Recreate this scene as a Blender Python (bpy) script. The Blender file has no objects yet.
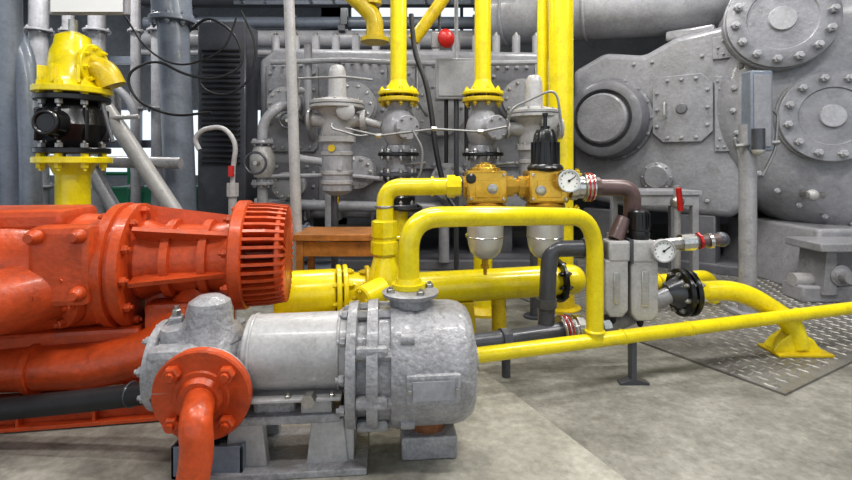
import bpy, bmesh, math, random
from mathutils import Vector, Matrix
random.seed(7)
V=Vector
S=bpy.context.scene
# ---------------------------------------------------------------- materials
def mat(name,col,rough=.45,metal=0.0,var=.18,nscale=6.0,bump=.02,dirt=None,dirt_amt=.5,bscale=60,coat=0,fine=.12,bd=.004):
    m=bpy.data.materials.new(name); m.use_nodes=True
    nt=m.node_tree; n=nt.nodes; l=nt.links; b=n['Principled BSDF']
    b.inputs['Roughness'].default_value=rough; b.inputs['Metallic'].default_value=metal
    if coat: b.inputs['Coat Weight'].default_value=coat; b.inputs['Coat Roughness'].default_value=.12
    tc=n.new('ShaderNodeTexCoord'); no=n.new('ShaderNodeTexNoise'); no.inputs['Scale'].default_value=nscale; no.inputs['Detail'].default_value=8
    no.inputs['Roughness'].default_value=.65
    l.new(tc.outputs['Object'],no.inputs['Vector'])
    cr=n.new('ShaderNodeValToRGB')
    cr.color_ramp.elements[0].position=.35; cr.color_ramp.elements[1].position=.65
    cr.color_ramp.elements[0].color=tuple(c*(1-var) for c in col)+(1,)
    cr.color_ramp.elements[1].color=tuple(min(1,c*(1+var)) for c in col)+(1,)
    l.new(no.outputs['Fac'],cr.inputs['Fac'])
    out=cr.outputs['Color']
    if fine:
        n4=n.new('ShaderNodeTexNoise'); n4.inputs['Scale'].default_value=nscale*9; n4.inputs['Detail'].default_value=6; n4.inputs['Roughness'].default_value=.7
        l.new(tc.outputs['Object'],n4.inputs['Vector'])
        r4=n.new('ShaderNodeMapRange'); r4.inputs[1].default_value=.35; r4.inputs[2].default_value=.65; r4.inputs[3].default_value=1-fine; r4.inputs[4].default_value=1+fine*.6
        l.new(n4.outputs['Fac'],r4.inputs[0])
        mm=n.new('ShaderNodeMixRGB'); mm.blend_type='MULTIPLY'; mm.inputs[0].default_value=1
        l.new(out,mm.inputs[1]); l.new(r4.outputs[0],mm.inputs[2]); out=mm.outputs[0]
    if dirt:
        n2=n.new('ShaderNodeTexNoise'); n2.inputs['Scale'].default_value=nscale*1.7; n2.inputs['Detail'].default_value=10; n2.inputs['Roughness'].default_value=.75
        l.new(tc.outputs['Object'],n2.inputs['Vector'])
        r2=n.new('ShaderNodeValToRGB'); r2.color_ramp.elements[0].position=.54; r2.color_ramp.elements[1].position=.70
        r2.color_ramp.elements[1].color=(dirt_amt,)*3+(1,)
        l.new(n2.outputs['Fac'],r2.inputs['Fac'])
        mx=n.new('ShaderNodeMixRGB'); mx.inputs[2].default_value=tuple(dirt)+(1,)
        l.new(r2.outputs['Color'],mx.inputs[0]); l.new(out,mx.inputs[1]); out=mx.outputs[0]
    l.new(out,b.inputs['Base Color'])
    if bump:
        n3=n.new('ShaderNodeTexNoise'); n3.inputs['Scale'].default_value=bscale; n3.inputs['Detail'].default_value=4
        l.new(tc.outputs['Object'],n3.inputs['Vector'])
        bp=n.new('ShaderNodeBump'); bp.inputs['Strength'].default_value=min(1,bump*10); bp.inputs['Distance'].default_value=bd
        l.new(n3.outputs['Fac'],bp.inputs['Height']); l.new(bp.outputs['Normal'],b.inputs['Normal'])
    return m
YEL=mat('yellow_paint',(.80,.65,.008),.28,0,.08,5,.025,dirt=(.42,.29,.02),dirt_amt=.45,coat=.45,bscale=30,fine=.08)
YELD=mat('yellow_paint_old',(.60,.44,.01),.38,0,.15,8,.03,dirt=(.2,.13,.03),dirt_amt=.6,coat=.2)
ORG=mat('orange_paint',(.52,.080,.018),.40,0,.16,5,.055,dirt=(.19,.038,.018),dirt_amt=.65,coat=.15,bscale=32,bd=.006)
GRY=mat('grey_paint',(.315,.31,.325),.34,0,.14,6,.055,dirt=(.15,.14,.13),dirt_amt=.65,coat=.25,bscale=45)
PUMPG=mat('rough_cast_grey_paint',(.33,.325,.335),.38,0,.18,7,.08,dirt=(.14,.13,.12),dirt_amt=.75,coat=.2,bscale=42,fine=.2,bd=.010)
GRYL=mat('light_grey_paint',(.41,.40,.395),.36,0,.1,6,.035,dirt=(.19,.175,.155),dirt_amt=.5,coat=.2)
CAST=mat('cast_grey_paint',(.25,.25,.268),.36,0,.16,3,.06,dirt=(.13,.125,.12),dirt_amt=.5,coat=.3,bscale=30,bd=.007)
CASTD=mat('cast_dark_grey',(.15,.15,.165),.42,0,.2,3,.04,coat=.15)
CASTL=mat('cast_light_grey',(.34,.34,.36),.36,0,.14,4,.04,dirt=(.17,.16,.15),dirt_amt=.5,coat=.2)
BLUG=mat('blue_grey_paint',(.19,.215,.26),.36,0,.12,4,.03,dirt=(.1,.1,.1),coat=.2)
DGRY=mat('dark_grey_paint',(.07,.073,.085),.32,0,.15,6,.03,coat=.3)
BLK=mat('black_paint',(.012,.012,.013),.3,0,.2,8,.02,coat=.2)
RUB=mat('black_rubber',(.02,.02,.022),.5,0,.2,9,.02)
STL=mat('brushed_steel',(.62,.61,.58),.25,1,.12,12,.02)
BOWL=mat('satin_aluminium',(.60,.59,.56),.42,.65,.08,12,.02,fine=.06)
TUBM=mat('dull_tube_steel',(.28,.28,.28),.45,.5,.12,12,.0)
BOLT=mat('zinc_bolt',(.45,.44,.42),.35,.9,.2,30,.02)
BRS=mat('brass_gold',(.62,.39,.07),.26,.7,.15,10,.02)
BRWN=mat('brown_grey_paint',(.13,.085,.08),.35,0,.15,8,.02,coat=.2)
RED=mat('red_paint',(.5,.02,.02),.35,0,.1,8,0)
BLU=mat('blue_paint',(.03,.10,.28),.35,0,.1,8,0)
GRN=mat('green_paint',(.03,.22,.12),.45,0,.1,5,0)
WHT=mat('white_enamel',(.78,.78,.76),.4,0,.03,5,0,fine=0)
WOOD=mat('wood_varnish',(.36,.15,.045),.4,0,.3,9,.02)
WALLM=mat('wall_plaster',(.27,.28,.30),.8,0,.15,1.5,.02,dirt=(.15,.15,.15))
CEILM=mat('ceiling_metal',(.15,.16,.18),.7,0,.2,1.5,.02)
RUST=mat('rusty_steel',(.25,.11,.05),.7,.2,.4,14,.05)
PLATE=mat('tread_plate_steel',(.21,.20,.185),.42,.3,.22,4,.03,dirt=(.13,.09,.06),dirt_amt=.7)
PLATER=mat('tread_plate_lug_steel',(.34,.33,.31),.38,.4,.15,9,.0,dirt=(.16,.12,.09),dirt_amt=.6)
CONC=mat('concrete_plinth',(.33,.315,.27),.7,0,.22,3.0,.08,dirt=(.14,.125,.10),dirt_amt=.75,bscale=38,fine=.22)
def floor_mat():
    m=bpy.data.materials.new('concrete_floor'); m.use_nodes=True
    nt=m.node_tree;n=nt.nodes;l=nt.links;b=n['Principled BSDF']
    tc=n.new('ShaderNodeTexCoord')
    a=n.new('ShaderNodeTexNoise');a.inputs['Scale'].default_value=2.1;a.inputs['Detail'].default_value=14;a.inputs['Roughness'].default_value=.7
    l.new(tc.outputs['Object'],a.inputs['Vector'])
    r=n.new('ShaderNodeValToRGB');e=r.color_ramp.elements
    e[0].position=.32;e[0].color=(.12,.115,.098,1);e[1].position=.66;e[1].color=(.31,.30,.265,1)
    x=e.new(.48);x.color=(.215,.207,.18,1)
    l.new(a.outputs['Fac'],r.inputs['Fac'])
    f=n.new('ShaderNodeTexNoise');f.inputs['Scale'].default_value=28;f.inputs['Detail'].default_value=10;f.inputs['Roughness'].default_value=.7
    l.new(tc.outputs['Object'],f.inputs['Vector'])
    fr=n.new('ShaderNodeMapRange');fr.inputs[1].default_value=.35;fr.inputs[2].default_value=.65;fr.inputs[3].default_value=.75;fr.inputs[4].default_value=1.18
    l.new(f.outputs['Fac'],fr.inputs[0])
    m2=n.new('ShaderNodeMixRGB');m2.blend_type='MULTIPLY';m2.inputs[0].default_value=1
    l.new(r.outputs['Color'],m2.inputs[1]);l.new(fr.outputs[0],m2.inputs[2])
    l.new(m2.outputs[0],b.inputs['Base Color'])
    rr=n.new('ShaderNodeMapRange');rr.inputs[3].default_value=.4;rr.inputs[4].default_value=.85
    l.new(a.outputs['Fac'],rr.inputs[0]);l.new(rr.outputs[0],b.inputs['Roughness'])
    bp=n.new('ShaderNodeBump');bp.inputs['Strength'].default_value=.7;bp.inputs['Distance'].default_value=.008
    l.new(f.outputs['Fac'],bp.inputs['Height']);l.new(bp.outputs['Normal'],b.inputs['Normal'])
    return m
FLOOR=floor_mat()
# ---------------------------------------------------------------- builder
class B:
    def __init__(s,name): s.name=name; s.bm=bmesh.new(); s.mats=[]
    def mi(s,m):
        if m not in s.mats: s.mats.append(m)
        return s.mats.index(m)
    def lathe(s,p,axis,prof,m,n=28,sc=1.0):
        p=V(p); q=V(axis).normalized().to_track_quat('Z','Y'); i=s.mi(m); rings=[]
        for t,r in prof:
            if r<=1e-6: rings.append([s.bm.verts.new(p+q@V((0,0,t)))])
            else: rings.append([s.bm.verts.new(p+q@V((r*math.cos(2*math.pi*k/n)*sc,r*math.sin(2*math.pi*k/n),t))) for k in range(n)])
        fs=[]
        for a,b in zip(rings,rings[1:]):
            for k in range(n):
                k2=(k+1)%n
                if len(a)==1 and len(b)==1: continue
                if len(a)==1: fs.append((a[0],b[k2],b[k]))
                elif len(b)==1: fs.append((a[k],a[k2],b[0]))
                else: fs.append((a[k],a[k2],b[k2],b[k]))
        if len(rings[0])>1: fs.append(tuple(reversed(rings[0])))
        if len(rings[-1])>1: fs.append(tuple(rings[-1]))
        for f in fs:
            fc=s.bm.faces.new(f); fc.material_index=i; fc.smooth=True
    def cyl(s,a,b,r,m,r2=None,n=24,ch=0):
        a=V(a);b=V(b);L=(b-a).length; r2=r if r2 is None else r2
        if ch: pr=[(0,r-ch),(ch,r),(L-ch,r2),(L,r2-ch)]
        else: pr=[(0,r),(L,r2)]
        s.lathe(a,b-a,pr,m,n)
    def sph(s,c,r,m,n=20,z=1.0,axis=(0,0,1)):
        s.lathe(c,axis,[(-r*z*math.cos(math.pi*k/10),r*math.sin(math.pi*k/10) if 0<k<10 else 0) for k in range(11)],m,n)
    def tube(s,pts,r,m,bend=.08,n=14):
        pts=[V(p) for p in pts]; path=[pts[0]]
        for k in range(1,len(pts)-1):
            p=pts[k]; d0=(pts[k-1]-p); d1=(pts[k+1]-p)
            l=min(bend,d0.length*.49,d1.length*.49)
            a=p+d0.normalized()*l; c=p+d1.normalized()*l
            for j in range(9):
                t=j/8; path.append(a*(1-t)**2+p*2*t*(1-t)+c*t*t)
        path.append(pts[-1])
        cl=[path[0]]
        for q in path[1:]:
            if (q-cl[-1]).length>1e-4: cl.append(q)
        path=cl; i=s.mi(m)
        T=[(path[min(k+1,len(path)-1)]-path[max(k-1,0)]).normalized() for k in range(len(path))]
        up=V((0,0,1)) if abs(T[0].z)<.9 else V((1,0,0))
        N=(up-T[0]*up.dot(T[0])).normalized(); rings=[]
        for k,p in enumerate(path):
            if k: N=(T[k-1].rotation_difference(T[k]))@N
            Bn=T[k].cross(N)
            rings.append([s.bm.verts.new(p+(N*math.cos(2*math.pi*j/n)+Bn*math.sin(2*math.pi*j/n))*r) for j in range(n)])
        for a,b in zip(rings,rings[1:]):
            for j in range(n):
                f=s.bm.faces.new((a[j],a[(j+1)%n],b[(j+1)%n],b[j])); f.material_index=i; f.smooth=True
        for rg in (rings[0][::-1],rings[-1]):
            f=s.bm.faces.new(rg); f.material_index=i
    def box(s,c,d,m,rz=0,bev=.004,rot=None):
        M=Matrix.Translation(V(c))@(rot.to_4x4() if rot else Matrix.Rotation(rz,4,'Z'))@Matrix.Diagonal((d[0],d[1],d[2],1))
        r=bmesh.ops.create_cube(s.bm,size=1,matrix=M); vs=r['verts']; i=s.mi(m)
        fs=set(f for v in vs for f in v.link_faces)
        for f in fs: f.material_index=i
        if bev:
            bev=min(bev,min(d)*.4)
            es=list(set(e for v in vs for e in v.link_edges))
            rr=bmesh.ops.bevel(s.bm,geom=es,offset=bev,segments=2,affect='EDGES',profile=.5)
            for f in rr['faces']: f.material_index=i; f.smooth=True
    def prism(s,o,u,v,poly,d,m,bev=0):
        o=V(o);u=V(u);v=V(v);d=V(d); i=s.mi(m)
        a=[s.bm.verts.new(o+u*x+v*y) for x,y in poly]; b=[s.bm.verts.new(w.co+d) for w in a]
        fs=[s.bm.faces.new(a),s.bm.faces.new(b[::-1])]
        for k in range(len(a)):
            k2=(k+1)%len(a); fs.append(s.bm.faces.new((a[k2],a[k],b[k],b[k2])))
        for f in fs: f.material_index=i
        bmesh.ops.recalc_face_normals(s.bm,faces=fs)
        if bev:
            es=list(set(e for f in fs for e in f.edges))
            rr=bmesh.ops.bevel(s.bm,geom=es,offset=bev,segments=4,affect='EDGES',profile=.5)
            for f in rr['faces']: f.material_index=i; f.smooth=True
    def torus(s,c,axis,R,r,m,n=28,k=10):
        c=V(c); q=V(axis).normalized().to_track_quat('Z','Y'); i=s.mi(m); rs=[]
        for a in range(n):
            t=2*math.pi*a/n
            rs.append([s.bm.verts.new(c+q@V(((R+r*math.cos(2*math.pi*j/k))*math.cos(t),(R+r*math.cos(2*math.pi*j/k))*math.sin(t),r*math.sin(2*math.pi*j/k)))) for j in range(k)])
        for a in range(n):
            A=rs[a];Bq=rs[(a+1)%n]
            for j in range(k):
                f=s.bm.faces.new((A[j],Bq[j],Bq[(j+1)%k],A[(j+1)%k])); f.material_index=i; f.smooth=True
    def bolts(s,c,axis,R,n,r,h,m,ph=0,stud=True):
        c=V(c);ax=V(axis).normalized();q=ax.to_track_quat('Z','Y')
        for k in range(n):
            t=ph+2*math.pi*k/n; p=c+q@V((R*math.cos(t),R*math.sin(t),0))
            s.lathe(p,ax,[(0,r),(h*.85,r),(h,r*.8)],m,6)
            if stud: s.lathe(p,ax,[(h,r*.5),(h*1.5,r*.5)],m,8)
    def bolt(s,p,axis,r,h,m): s.bolts(p,axis,0,1,r,h,m)
    def flange(s,c,axis,R,t,m,n=8,br=None,bm_=None,both=True,ph=.2):
        ax=V(axis).normalized(); c=V(c); ch=min(t*.2,.006)
        s.lathe(c-ax*t/2,ax,[(0,R-ch),(ch,R),(t-ch,R),(t,R-ch)],m,36)
        br=br or R*.11; bm_=bm_ or m
        s.bolts(c+ax*t/2,ax,R*.8,n,br,br*1.3,bm_,ph)
        if both: s.bolts(c-ax*t/2,-ax,R*.8,n,br,br*1.3,bm_,-ph)
    def gauge(s,c,ax,r,rim=None):
        rim=rim or DGRY; ax=V(ax).normalized(); c=V(c); q=ax.to_track_quat('Z','Y')
        s.lathe(c-ax*r*.6,ax,[(0,r*.8),(r*.1,r),(r*.6,r),(r*.66,r*.97),(r*.66,r*.87),(r*.5,r*.86)],rim,28)
        s.lathe(c-ax*r*.1,ax,[(0,r*.86),(r*.03,r*.86)],WHT,28)
        for k in range(11):
            t=math.radians(-45+27*k); p=c+q@V((r*.7*math.cos(t),r*.7*math.sin(t),-r*.06)); s.sph(p,r*.05,BLK,6)
        s.cyl(c-ax*r*.04,c-ax*r*.04+q@V((r*.5,r*.35,0)),r*.04,BLK,n=6)
        s.sph(c-ax*r*.05,r*.12,BLK,8)
    def done(s,bevel=0):
        bm=s.bm; bm.normal_update()
        for e in bm.edges:
            if len(e.link_faces)==2 and e.calc_face_angle(0)>.62: e.smooth=False
        xs=[v.co for v in bm.verts]
        o=V(((min(v.x for v in xs)+max(v.x for v in xs))/2,(min(v.y for v in xs)+max(v.y for v in xs))/2,min(v.z for v in xs)))
        for v in bm.verts: v.co-=o
        me=bpy.data.meshes.new(s.name); bm.to_mesh(me); bm.free()
        for m in s.mats: me.materials.append(m)
        ob=bpy.data.objects.new(s.name,me); ob.location=o; S.collection.objects.link(ob)
        return ob
X_,Y_,Z_=V((1,0,0)),V((0,1,0)),V((0,0,1))
# ---------------------------------------------------------------- room
def slab(name,c,d,m,**k):
    b=B(name); b.box(c,d,m,bev=0,**k); return b.done()
slab('floor',(0,3,-.1),(16,13,.2),FLOOR)
slab('ceiling',(0,3,4.7),(16,13,.2),CEILM)
slab('wall_right',(8.05,3,2.3),(.1,13,4.6),WALLM)
b=B('wall_back')
b.box((5.2,9.45,2.3),(5.6,.1,4.6),WALLM,bev=0)
b.box((-2.8,9.45,.45),(10.4,.1,.9),WALLM,bev=0)
b.box((-4.8,9.45,3.45),(6.4,.1,2.3),WALLM,bev=0)
b.box((.4,9.45,2.25),(4,.1,2.7),WALLM,bev=0); b.box((.4,9.45,4.5),(4,.1,.2),WALLM,bev=0)
b.box((-1.8,9.45,2.3),(.5,.1,4.6),WALLM,bev=0); b.box((-7.9,9.45,1.6),(.2,.1,1.5),WALLM,bev=0)
b.done()
b=B('window_1')
for i in range(9): b.box((-7.8+i*.72,9.45,1.6),(.07,.08,1.4),BLUG,bev=0)
for z in (.93,1.6,2.27): b.box((-4.9,9.45,z),(5.8,.08,.06),BLUG,bev=0)
b.done()
b=B('window_3')
for i in range(8): b.box((-1.5+i*.55,9.45,4.0),(.06,.08,.8),BLUG,bev=0)
for z in (3.63,4.0,4.37): b.box((.4,9.45,z),(4,.08,.05),BLUG,bev=0)
b.done()
b=B('wall_left')
b.box((-8.05,3,.45),(.1,13,.9),WALLM,bev=0); b.box((-8.05,3,4.2),(.1,13,.8),WALLM,bev=0)
b.box((-8.05,-2,2.3),(.1,3,4.6),WALLM,bev=0)
b.done()
b=B('window_2')
for i in range(12): b.box((-8.05,-.4+i*.88,2.35),(.08,.07,2.9),BLUG,bev=0)
for z in (.93,2.35,3.77): b.box((-8.05,4.5,z),(.08,10,.07),BLUG,bev=0)
b.done()
b=B('concrete_plinth')
b.prism((0,0,0),X_,Y_,[(-2.6,1.2),(.98,1.2),(.27,2.80),(-2.6,2.6)],(0,0,.045),CONC,bev=.008); b.done()
def tread():
    b=B('tread_plate'); o=V((1.47,3.13,0)); u=V((.5,-.866,0)); v=V((.866,.5,0))
    W=3.0
    b.prism(o-u*1.9,u,v,[(0,0),(2.66,0),(2.66,W),(0,W)],(0,0,.012),PLATE,bev=0)
    i=b.mi(PLATER); st=.062
    for a in range(int(2.64/st)):
        for c in range(int(W/st)):
            p=o-u*1.9+u*(st*(a+.5))+v*(st*(c+.5))
            d=u if (a+c)%2 else v; e=V((-d.y,d.x,0))
            h0=.012;h1=.018
            vs=[b.bm.verts.new(p+d*.036+Z_*h0),b.bm.verts.new(p+e*.0085+Z_*h0),b.bm.verts.new(p-d*.036+Z_*h0),b.bm.verts.new(p-e*.0085+Z_*h0)]
            t=[b.bm.verts.new(p+d*.02+Z_*h1),b.bm.verts.new(p-d*.02+Z_*h1)]
            for f in ((vs[0],vs[1],t[1],t[0]),(vs[2],vs[3],t[0],t[1]),(vs[3],vs[0],t[0]),(vs[1],vs[2],t[1])):
                fc=b.bm.faces.new(f); fc.material_index=i
    for q in (.02,.9,1.8,2.64):
        for w_ in (.05,.6,1.2,1.8,2.4,2.95): b.lathe(o-u*1.9+u*min(2.6,q+.03)+v*w_+Z_*.012,Z_,[(0,.014),(.006,.012)],BOLT,12)
    b.done()
tread()
# ---------------------------------------------------------------- foreground gear pump
A=V((.996,.085,0)).normalized(); O=V((-.92,1.875,.42))
def AP(s,z=0,y=0): return O+A*s+V((0,0,z))+V((-A.y,A.x,0))*y
_keep=GRY; GRY=PUMPG
b=B('gear_pump')
b.lathe(AP(0,-.02),A,[(.61,.20),(.615,.235),(.65,.24),(.655,.20),(.685,.20),(.69,.24),(.73,.245),(.735,.215),(.775,.215),(.78,.235),(.80,.243),(.86,.243),(.87,.236),(1.02,.234),(1.06,.226),(1.09,.205),(1.10,.185),(1.085,.17),(1.085,0)],GRY,56)
b.bolts(AP(.61,-.02),-A,.205,10,.018,.02,GRY,.1)
for k in range(8):
    t=2*math.pi*k/8+.3; rr=.215
    p=AP(.75,-.02+rr*math.sin(t),rr*math.cos(t)); b.lathe(p-A*.03,A,[(0,.024),(.07,.024)],GRY,6)
    p=AP(.67,-.02+rr*math.sin(t),rr*math.cos(t)); b.lathe(p-A*.02,A,[(0,.02),(.05,.02)],BOLT,6)
for t in (195,235,275,150):
    a=math.radians(t); p=AP(.71,-.02+.225*math.sin(a),.225*math.cos(a)); b.box(p,(.12,.04,.045),GRY,rz=.085,bev=.014)
b.box(AP(.93,-.03,-.235),(.20,.03,.11),GRY,rz=.085,bev=.012)
b.box(AP(.93,-.03,-.252),(.15,.003,.07),CASTL,rz=.085,bev=.001)
for dx in (-.085,.085): b.bolt(AP(.93+dx,-.03,-.25),-Y_,.008,.006,BOLT)
for t in (-50,0,50,130,-130,180): 
    a=math.radians(t); p=AP(.835,-.02+.24*math.cos(a),.24*math.sin(a)); b.lathe(p-A*.02,A,[(0,.022),(.05,.022)],GRY,12)
b.lathe(AP(1.08,-.02),A,[(0,.11),(.03,.10),(.035,.06),(.05,.055),(.052,0)],GRY,28)
b.bolts(AP(1.085,-.02),A,.14,8,.014,.016,BOLT)
b.lathe(AP(.86,.205),Z_,[(0,.085),(.04,.085),(.04,.11),(.055,.115),(.06,.105)],GRY,32)
b.bolts(AP(.86,.265),Z_,.088,4,.016,.016,BOLT,.5)
b.lathe(AP(0,.035),A,[(.225,.137),(.23,.142),(.615,.147),(.62,.142)],GRYL,40)
b.torus(AP(.25,.035),A,.142,.006,GRYL,40); b.torus(AP(.58,.035),A,.147,.006,GRYL,40)
b.box(AP(.41,-.095,-.03),(.37,.24,.012),GRYL,rz=.085,bev=.003)
for s_ in (.26,.40,.56): b.bolt(AP(s_,-.089,-.135),Z_,.012,.012,BOLT)
b.lathe(AP(0,0),A,[(-.115,.08),(-.11,.165),(-.08,.17),(-.075,.15),(-.05,.15),(-.02,.165),(.10,.17),(.16,.155),(.2,.10),(.23,.10)],GRY,44)
b.bolts(AP(-.113,0),-A,.138,8,.018,.018,GRY,.2)
b.bolts(AP(-.08,0),A,.152,10,.017,.022,BOLT,.2)
b.lathe(AP(.08,.10,-.02),Z_,[(0,.12),(.04,.10),(.07,.086),(.11,.086),(.145,.075),(.165,.045),(.17,0)],GRY,32)
b.lathe(AP(-.02,.10,-.05),(-.1,-.2,1),[(0,.07),(.05,.06),(.07,.05),(.075,0)],GRY,24)
b.box(AP(0,.03,-.14),(.18,.10,.18),GRY,rz=.085,bev=.03)
b.box(AP(-.04,.165,-.03),(.05,.06,.06),GRY,rz=.3,bev=.01)
b.bolt(AP(-.04,.195,-.03),Z_,.017,.025,BOLT)
n=V((.08,-.98,-.1)).normalized(); fc=V((-.80,1.73,.375))
b.cyl(AP(.09,-.03,-.05),fc,.11,GRY,r2=.10)
b.lathe(fc-n*.015,n,[(0,.14),(.0,.165),(.014,.165)],GRY,40)
b.lathe(fc+n*.0,n,[(0,.166),(.004,.172),(.028,.172),(.034,.166),(.034,.10),(.040,.095)],ORG,44)
b.bolts(fc+n*.034,n,.130,4,.030,.028,ORG,.75)
b.lathe(fc+n*.03,n,[(0,.085),(.03,.068)],ORG,32)
b.tube([fc+n*.03,fc+n*.17+V((.035,0,0)),V((-.745,1.565,.26)),V((-.775,1.555,.045))],.052,ORG,bend=.10,n=24)
b.box(AP(.38,-.175),(.42,.26,.035),GRY,rz=.085,bev=.008)
b.box(AP(.34,-.14),(.16,.20,.07),GRY,rz=.085,bev=.02)
b.box(AP(.50,-.145,-.09),(.12,.05,.06),GRYL,rz=.085,bev=.012)
b.lathe(AP(.48,-.09,-.13),(0,-1,0),[(0,.026),(.04,.026)],BOLT,6)
b.bolt(AP(.22,-.157,-.1),Z_,.016,.025,BOLT); b.bolt(AP(.55,-.157,-.1),Z_,.016,.025,BOLT)
for s_ in (.24,.54):
    for y_ in (-.11,.10): b.prism(AP(s_,-.365,y_),A,Z_,[(-.08,0),(.08,0),(.06,.18),(-.06,.18)],(0,.04,0),GRYL,bev=.006)
b.box(AP(.39,-.362),(.60,.32,.025),GRY,rz=.085,bev=.004)
b.box(AP(.62,-.26,.02),(.04,.24,.22),GRYL,rz=.085,bev=.006)
b.box(AP(.93,-.33),(.22,.18,.09),GRY,rz=.085,bev=.01); b.cyl(AP(.93,-.30),AP(.93,-.22),.07,RUST)
b.done()
GRY=_keep
b=B('steel_drip_box')
c=V((-.80,1.86,.045))
b.box(c+V((0,0,.006)),(.26,.22,.01),BLUG,bev=0)
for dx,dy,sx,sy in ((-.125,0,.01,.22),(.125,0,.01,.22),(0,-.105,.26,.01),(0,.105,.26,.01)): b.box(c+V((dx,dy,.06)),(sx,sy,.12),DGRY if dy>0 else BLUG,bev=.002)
b.done()
# ---------------------------------------------------------------- orange pump
C=V((.985,.17,0)).normalized(); Q=V((-.93,2.4,.745)); Cn=V((-C.y,C.x,0))
def CP(s,z=0,y=0): return Q+C*s+V((0,0,z))+Cn*y
b=B('orange_oil_pump')
b.lathe(CP(0),C,[(-.01,.10),(-.01,.258),(-.002,.268),(.045,.268),(.052,.258),(.052,.15),(.22,.13),(.235,.13),(.235,0)],ORG,44)
for k in range(40):
    t=2*math.pi*k/40
    ev=V((0,0,1))*math.sin(t)+Cn*math.cos(t)
    b.prism(CP(.04),C,ev,[(0,.13),(0,.255),(.11,.252),(.195,.240),(.195,.12)],C.cross(ev)*.014,ORG)
b.lathe(CP(.19),C,[(0,.15),(0,.232),(.006,.240),(.022,.240),(.028,.230)],ORG,44)
b.bolts(CP(-.011),-C,.225,8,.022,.025,ORG,.2)
b.lathe(CP(-.46,-.01),C,[(0,.18),(.04,.19),(.10,.165),(.14,.165),(.145,.19),(.18,.19),(.185,.165),(.30,.16),(.305,.185),(.34,.185),(.345,.165),(.40,.17),(.46,.2)],ORG,40)
for k in range(6):
    t=k*math.pi/3+.3; ev=V((0,0,1))*math.sin(t)+Cn*math.cos(t)
    b.prism(CP(-.42),C,ev,[(0,.1),(0,.25),(.05,.24),(.40,.19),(.40,.1)],C.cross(ev)*.02,ORG)
b.lathe(CP(-.56,-.03),C,[(0,.26),(.006,.29),(.05,.295),(.055,.275),(.07,.275),(.075,.29),(.115,.29),(.12,.27)],ORG,48)
b.bolts(CP(-.44,-.03),C,.26,12,.02,.022,ORG,.1); b.bolts(CP(-.56,-.03),-C,.26,12,.02,.022,ORG,.1)
b.lathe(CP(-1.5,-.05),C,[(0,.1),(.02,.24),(.1,.28),(.3,.29),(.6,.285),(.8,.265),(.95,.255)],ORG,44)
b.box(CP(-.95,.20,-.02),(.5,.32,.10),ORG,rz=.17,bev=.03)
b.lathe(CP(-1.05,.12,-.2),(-.1,-.9,.35),[(0,.09),(.10,.085),(.105,.06),(.13,.06)],ORG,28)
b.bolts(CP(-1.05,.12,-.2)+V((-.01,-.09,.035)),(-.1,-.9,.35),.065,4,.014,.014,ORG)
pd=V((.42,.88,.10)).normalized(); pc=V((-1.62,2.12,.655))
b.lathe(pc,pd,[(-.03,.17),(-.025,.18),(.01,.18),(.012,.165),(.02,.165),(.022,.18),(.055,.18),(.06,.16),(.2,.2)],ORG,40)
b.bolts(pc-pd*.03,-pd,.157,8,.02,.024,ORG,.4)
b.tube([V((-2.3,1.45,.53)),V((-1.95,1.62,.60)),pc],.132,ORG,bend=.25,n=32)
b.box(CP(-.66,.02,-.24),(.24,.12,.34),ORG,rz=.17,bev=.03)
for dx in (-.08,.08):
    for dz in (-.11,.13): b.lathe(CP(-.66+dx,.02+dz,-.30),-Cn,[(0,.032),(.03,.030),(.045,.018),(.055,.018)],ORG,12)
b.tube([V((-2.4,2.08,.29)),V((-1.42,2.13,.305)),V((-1.22,2.2,.35)),V((-1.1,2.35,.55))],.098,ORG,bend=.2,n=28)
b.lathe(V((-1.72,2.115,.30)),X_,[(0,.098),(0,.11),(.03,.11),(.03,.098)],ORG,28)
b.box(CP(-.95,-.42,.05),(1.1,.42,.26),ORG,rz=.17,bev=.02)
b.box(CP(-.22,-.36,.0),(.34,.30,.34),ORG,rz=.17,bev=.02)
for (p,q) in ((V((-2.5,1.98,.0)),V((-.72,2.26,.0))),):
    d=(q-p); L=d.length; rz=math.atan2(d.y,d.x); m_=(p+q)/2
    b.box(m_+V((0,0,.06)),(L,.10,.016),ORG,rz=rz,bev=.002); b.box(m_+V((0,0,.17)),(L,.10,.016),ORG,rz=rz,bev=.002); b.box(m_+V((0,.0,.11)),(L,.014,.11),ORG,rz=rz,bev=.002)
    for k in range(6):
        b.box(p+d*((k+.5)/6)+V((0,0,.115)),(.012,.09,.10),ORG,rz=rz,bev=.002)
b.prism(V((-1.25,2.32,.05)),X_,Z_,[(0,0),(.5,0),(.42,.24),(.05,.24)],(0,.22,0),ORG,bev=.01)
b.done()
b=B('black_hose'); b.tube([(-2.4,1.90,.17),(-1.7,1.93,.21),(-1.25,1.9,.27),(-1.04,1.875,.31)],.043,RUB,bend=.2,n=20)
for k in range(2): b.torus(V((-1.16,1.895,.287)).lerp(V((-1.08,1.88,.303)),k),(.45,-.07,.075),.044,.006,DGRY,20,6)
b.done()
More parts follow.
